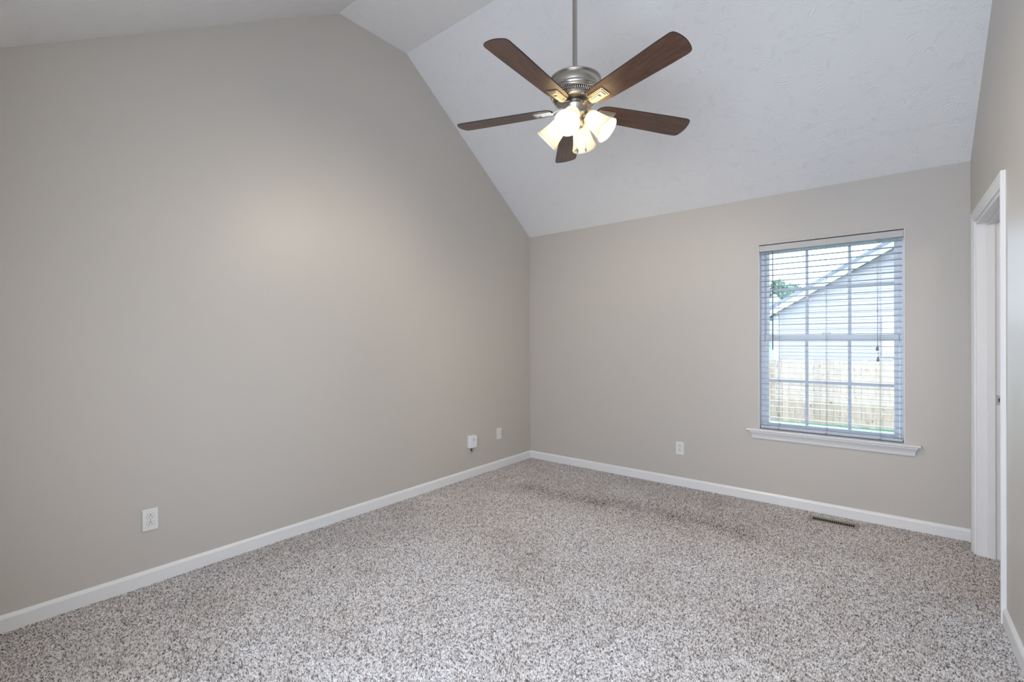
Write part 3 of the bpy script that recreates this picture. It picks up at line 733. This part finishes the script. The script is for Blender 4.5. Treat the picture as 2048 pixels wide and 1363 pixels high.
# fence
FYY = 10.3
fe = empty('wooden_fence', (2.0, FYY, GZ)); tag(fe, 'pale new pine privacy fence with dog-eared pickets outside the window', 'fence')
pk = [(-0.069, 0.075), (0.069, 0.075), (0.069, 1.685), (0.060, 1.712), (0.038, 1.728), (-0.038, 1.728), (-0.060, 1.712), (-0.069, 1.685)]
picket_me = None
for i in range(48):
    x = -1.6 + 0.1425*i - 0.0 
    if picket_me is None:
        b = MB(); b.prism(pk, -0.008, 0.008, lambda p, q, a: (p, a, q)); o = b.build('picket', M['fence'], fe); picket_me = o.data
    else:
        o = bpy.data.objects.new('picket', picket_me); COL.objects.link(o); o.parent = fe
    o.location = (x-2.0+random.uniform(-0.002, 0.002), random.uniform(-0.004, 0.004), random.uniform(-0.022, 0.012))
    o.rotation_euler = (0, random.uniform(-0.004, 0.004), 0)
for z in (0.3, 0.9, 1.45):
    b = MB(); b.box(-3.7, 3.2, 0.014, 0.052, z, z+0.088); b.build('fence_rail', M['fence'], fe)

# neighbouring house: gable wall with lap siding
HY = 14.0
hs = empty('neighbour_house', (3.5, HY, GZ)); tag(hs, 'pale siding gable end of the house behind the wooden fence', 'house')
hx0, hx1, hz_e = 0.06, 9.4, 2.15        # gable corners, eave height
slope = 0.585; hxm = (hx0+hx1)/2; hz_r = hz_e + slope*(hxm-hx0)
def hpart(mb, name, mat, parent=None, bevel=0.0):
    hl = Vector((3.5, HY, GZ)); mb.map(lambda p: p-hl); return mb.build(name, mat, parent or hs, bevel)
b = MB(); lap = 0.115; z = GZ
while z < hz_r-0.02:
    z1 = min(z+lap, hz_r)
    def xr(zz):
        if zz <= hz_e: return hx0, hx1
        t = (zz-hz_e)/slope; return hx0+t, hx1-t
    a0, a1 = xr(z); c0, c1 = xr(z1)
    b.face([(a0, HY-0.022, z), (a1, HY-0.022, z), (c1, HY-0.004, z1), (c0, HY-0.004, z1)])
    b.face([(a0, HY-0.022, z), (a1, HY-0.022, z), (a1, HY, z), (a0, HY, z)])
    z = z1
b.face([(hx0, HY+6, GZ), (hx1, HY+6, GZ), (hx1, HY+6, hz_e), (hxm, HY+6, hz_r), (hx0, HY+6, hz_e)])
b.face([(hx0, HY, GZ), (hx0, HY+6, GZ), (hx0, HY+6, hz_e), (hx0, HY, hz_e)]); b.face([(hx1, HY, GZ), (hx1, HY+6, GZ), (hx1, HY+6, hz_e), (hx1, HY, hz_e)])
hpart(b, 'siding_wall', M['siding'])
def slopes(off0, off1, y0, y1, side):
    b = MB(); ov = 0.35
    if side == 0: x0, x1 = hx0-ov, hxm
    else: x0, x1 = hx1+ov, hxm
    za = hz_e - slope*ov
    b.prism([(x0, za+off0), (x1, hz_r+off0), (x1, hz_r+off1), (x0, za+off1)], y0, y1, lambda p, q, a: (p, a, q)); return b
for sd in (0, 1):
    hpart(slopes(-0.02, 0.20, HY-0.30, HY-0.26, sd), 'rake_board', M['ext_trim'])
    hpart(slopes(0.06, 0.20, HY-0.26, HY+6.2, sd), 'roof_deck', M['ext_trim'])
    hpart(slopes(0.20, 0.31, HY-0.34, HY+6.2, sd), 'shingle_roof', M['roof'])
b = MB(); b.box(hx0-0.02, hx0+0.17, HY-0.04, HY-0.02, GZ, hz_e-0.05); hpart(b, 'corner_board', M['ext_trim'])
b = MB(); b.tube([(2.15, HY+1.2, 3.3), (2.15, HY+1.2, 4.05)], 0.045, 10); hpart(b, 'vent_pipe', M['roof'])
b = MB(); wx0, wx1, wz0, wz1 = 2.99, 3.95, 0.77, 1.98; t = 0.09
b.box(wx0, wx0+t, HY-0.06, HY-0.01, wz0, wz1); b.box(wx1-t, wx1, HY-0.06, HY-0.01, wz0, wz1); b.box(wx0+t, wx1-t, HY-0.06, HY-0.01, wz1-t, wz1); b.box(wx0+t, wx1-t, HY-0.06, HY-0.01, wz0, wz0+t)
b.box(wx0+t, wx1-t, HY-0.05, HY-0.02, (wz0+wz1)/2-0.02, (wz0+wz1)/2+0.02); b.box((wx0+wx1)/2-0.01, (wx0+wx1)/2+0.01, HY-0.048, HY-0.02, wz0+t, wz1-t)
wf = hpart(b, 'window_trim', M['ext_trim']); b = MB(); b.box(wx0+t, wx1-t, HY-0.035, HY-0.025, wz0+t, wz1-t); hpart(b, 'window_pane', M['ext_glass'], wf)

# distant house with a white chimney
dh = empty('distant_house', (-3.4, 31.0, GZ)); tag(dh, 'far off pale house with a gable topped white chimney beside the tree', 'house')
b = MB(); b.prism([(-3.4, 0), (2.6, 0), (2.6, 3.0), (-0.4, 4.25), (-3.4, 3.0)], 0, 7, lambda p, q, a: (p, a*0.6, q)); b.build('gable_wall', M['far_wall'], dh)
for s_ in (-1, 1):
    b = MB(); b.prism([(-0.4, 4.27), (-0.4+s_*3.3, 2.86), (-0.4+s_*3.3, 3.0), (-0.4, 4.41)], -0.3, 4.4, lambda p, q, a: (p, a, q)); b.build('roof', M['roof'], dh)
b = MB(); b.prism([(0.47, 2.5), (1.14, 2.5), (1.14, 4.82), (1.07, 4.86), (0.81, 5.22), (0.54, 4.86), (0.47, 4.82)], -0.9, -0.1, lambda p, q, a: (p, a, q)); b.build('chimney', M['far_wall'], dh)
b = MB(); b.box(-1.0, -0.2, -0.04, 0.02, 1.2, 2.3); b.build('window', M['ext_glass'], dh)

# tree behind the roof
def tree(x, y, z_top, rad, label):
    e = empty('leafy_tree', (x, y, GZ)); tag(e, label, 'tree')
    h = z_top-GZ
    b = MB(); b.tube([(0, 0, 0), (0.05, 0, h*0.3), (0.0, 0.05, h*0.62), (0.1, 0, h*0.85)], [0.2, 0.15, 0.1, 0.03], 10)
    for k in range(6):
        a = k*1.05; b.tube([(0.02, 0, h*(0.35+0.05*k)), (rad*0.6*math.cos(a), rad*0.6*math.sin(a), h*(0.55+0.05*k))], [0.07, 0.02], 6)
    b.build('trunk', M['bark'], e)
    b = MB(); rnd = random.Random(5)
    clumps = [(rnd.uniform(-0.7, 0.7)*rad, rnd.uniform(-0.7, 0.7)*rad, h*rnd.uniform(0.45, 0.86), rad*rnd.uniform(0.28, 0.45)) for _ in range(30)]
    for cx, cy, cz, cr in clumps:
        for _ in range(700):
            d = Vector((rnd.gauss(0, 1), rnd.gauss(0, 1), rnd.gauss(0, 1))).normalized()*cr*rnd.uniform(0.5, 1.0)
            p = Vector((cx, cy, cz))+d; u = Vector((rnd.gauss(0, 1), rnd.gauss(0, 1), rnd.gauss(0, 1))).normalized(); v_ = u.orthogonal().normalized(); s = rnd.uniform(0.06, 0.11)
            b.face([p-u*s, p+v_*s*0.6, p+u*s, p-v_*s*0.6])
    b.build('foliage', M['leaf'], e, weld=False)
tree(-4.3, 40.0, 6.75, 2.2, 'green leafy tree rising behind the sloping neighbour roof')
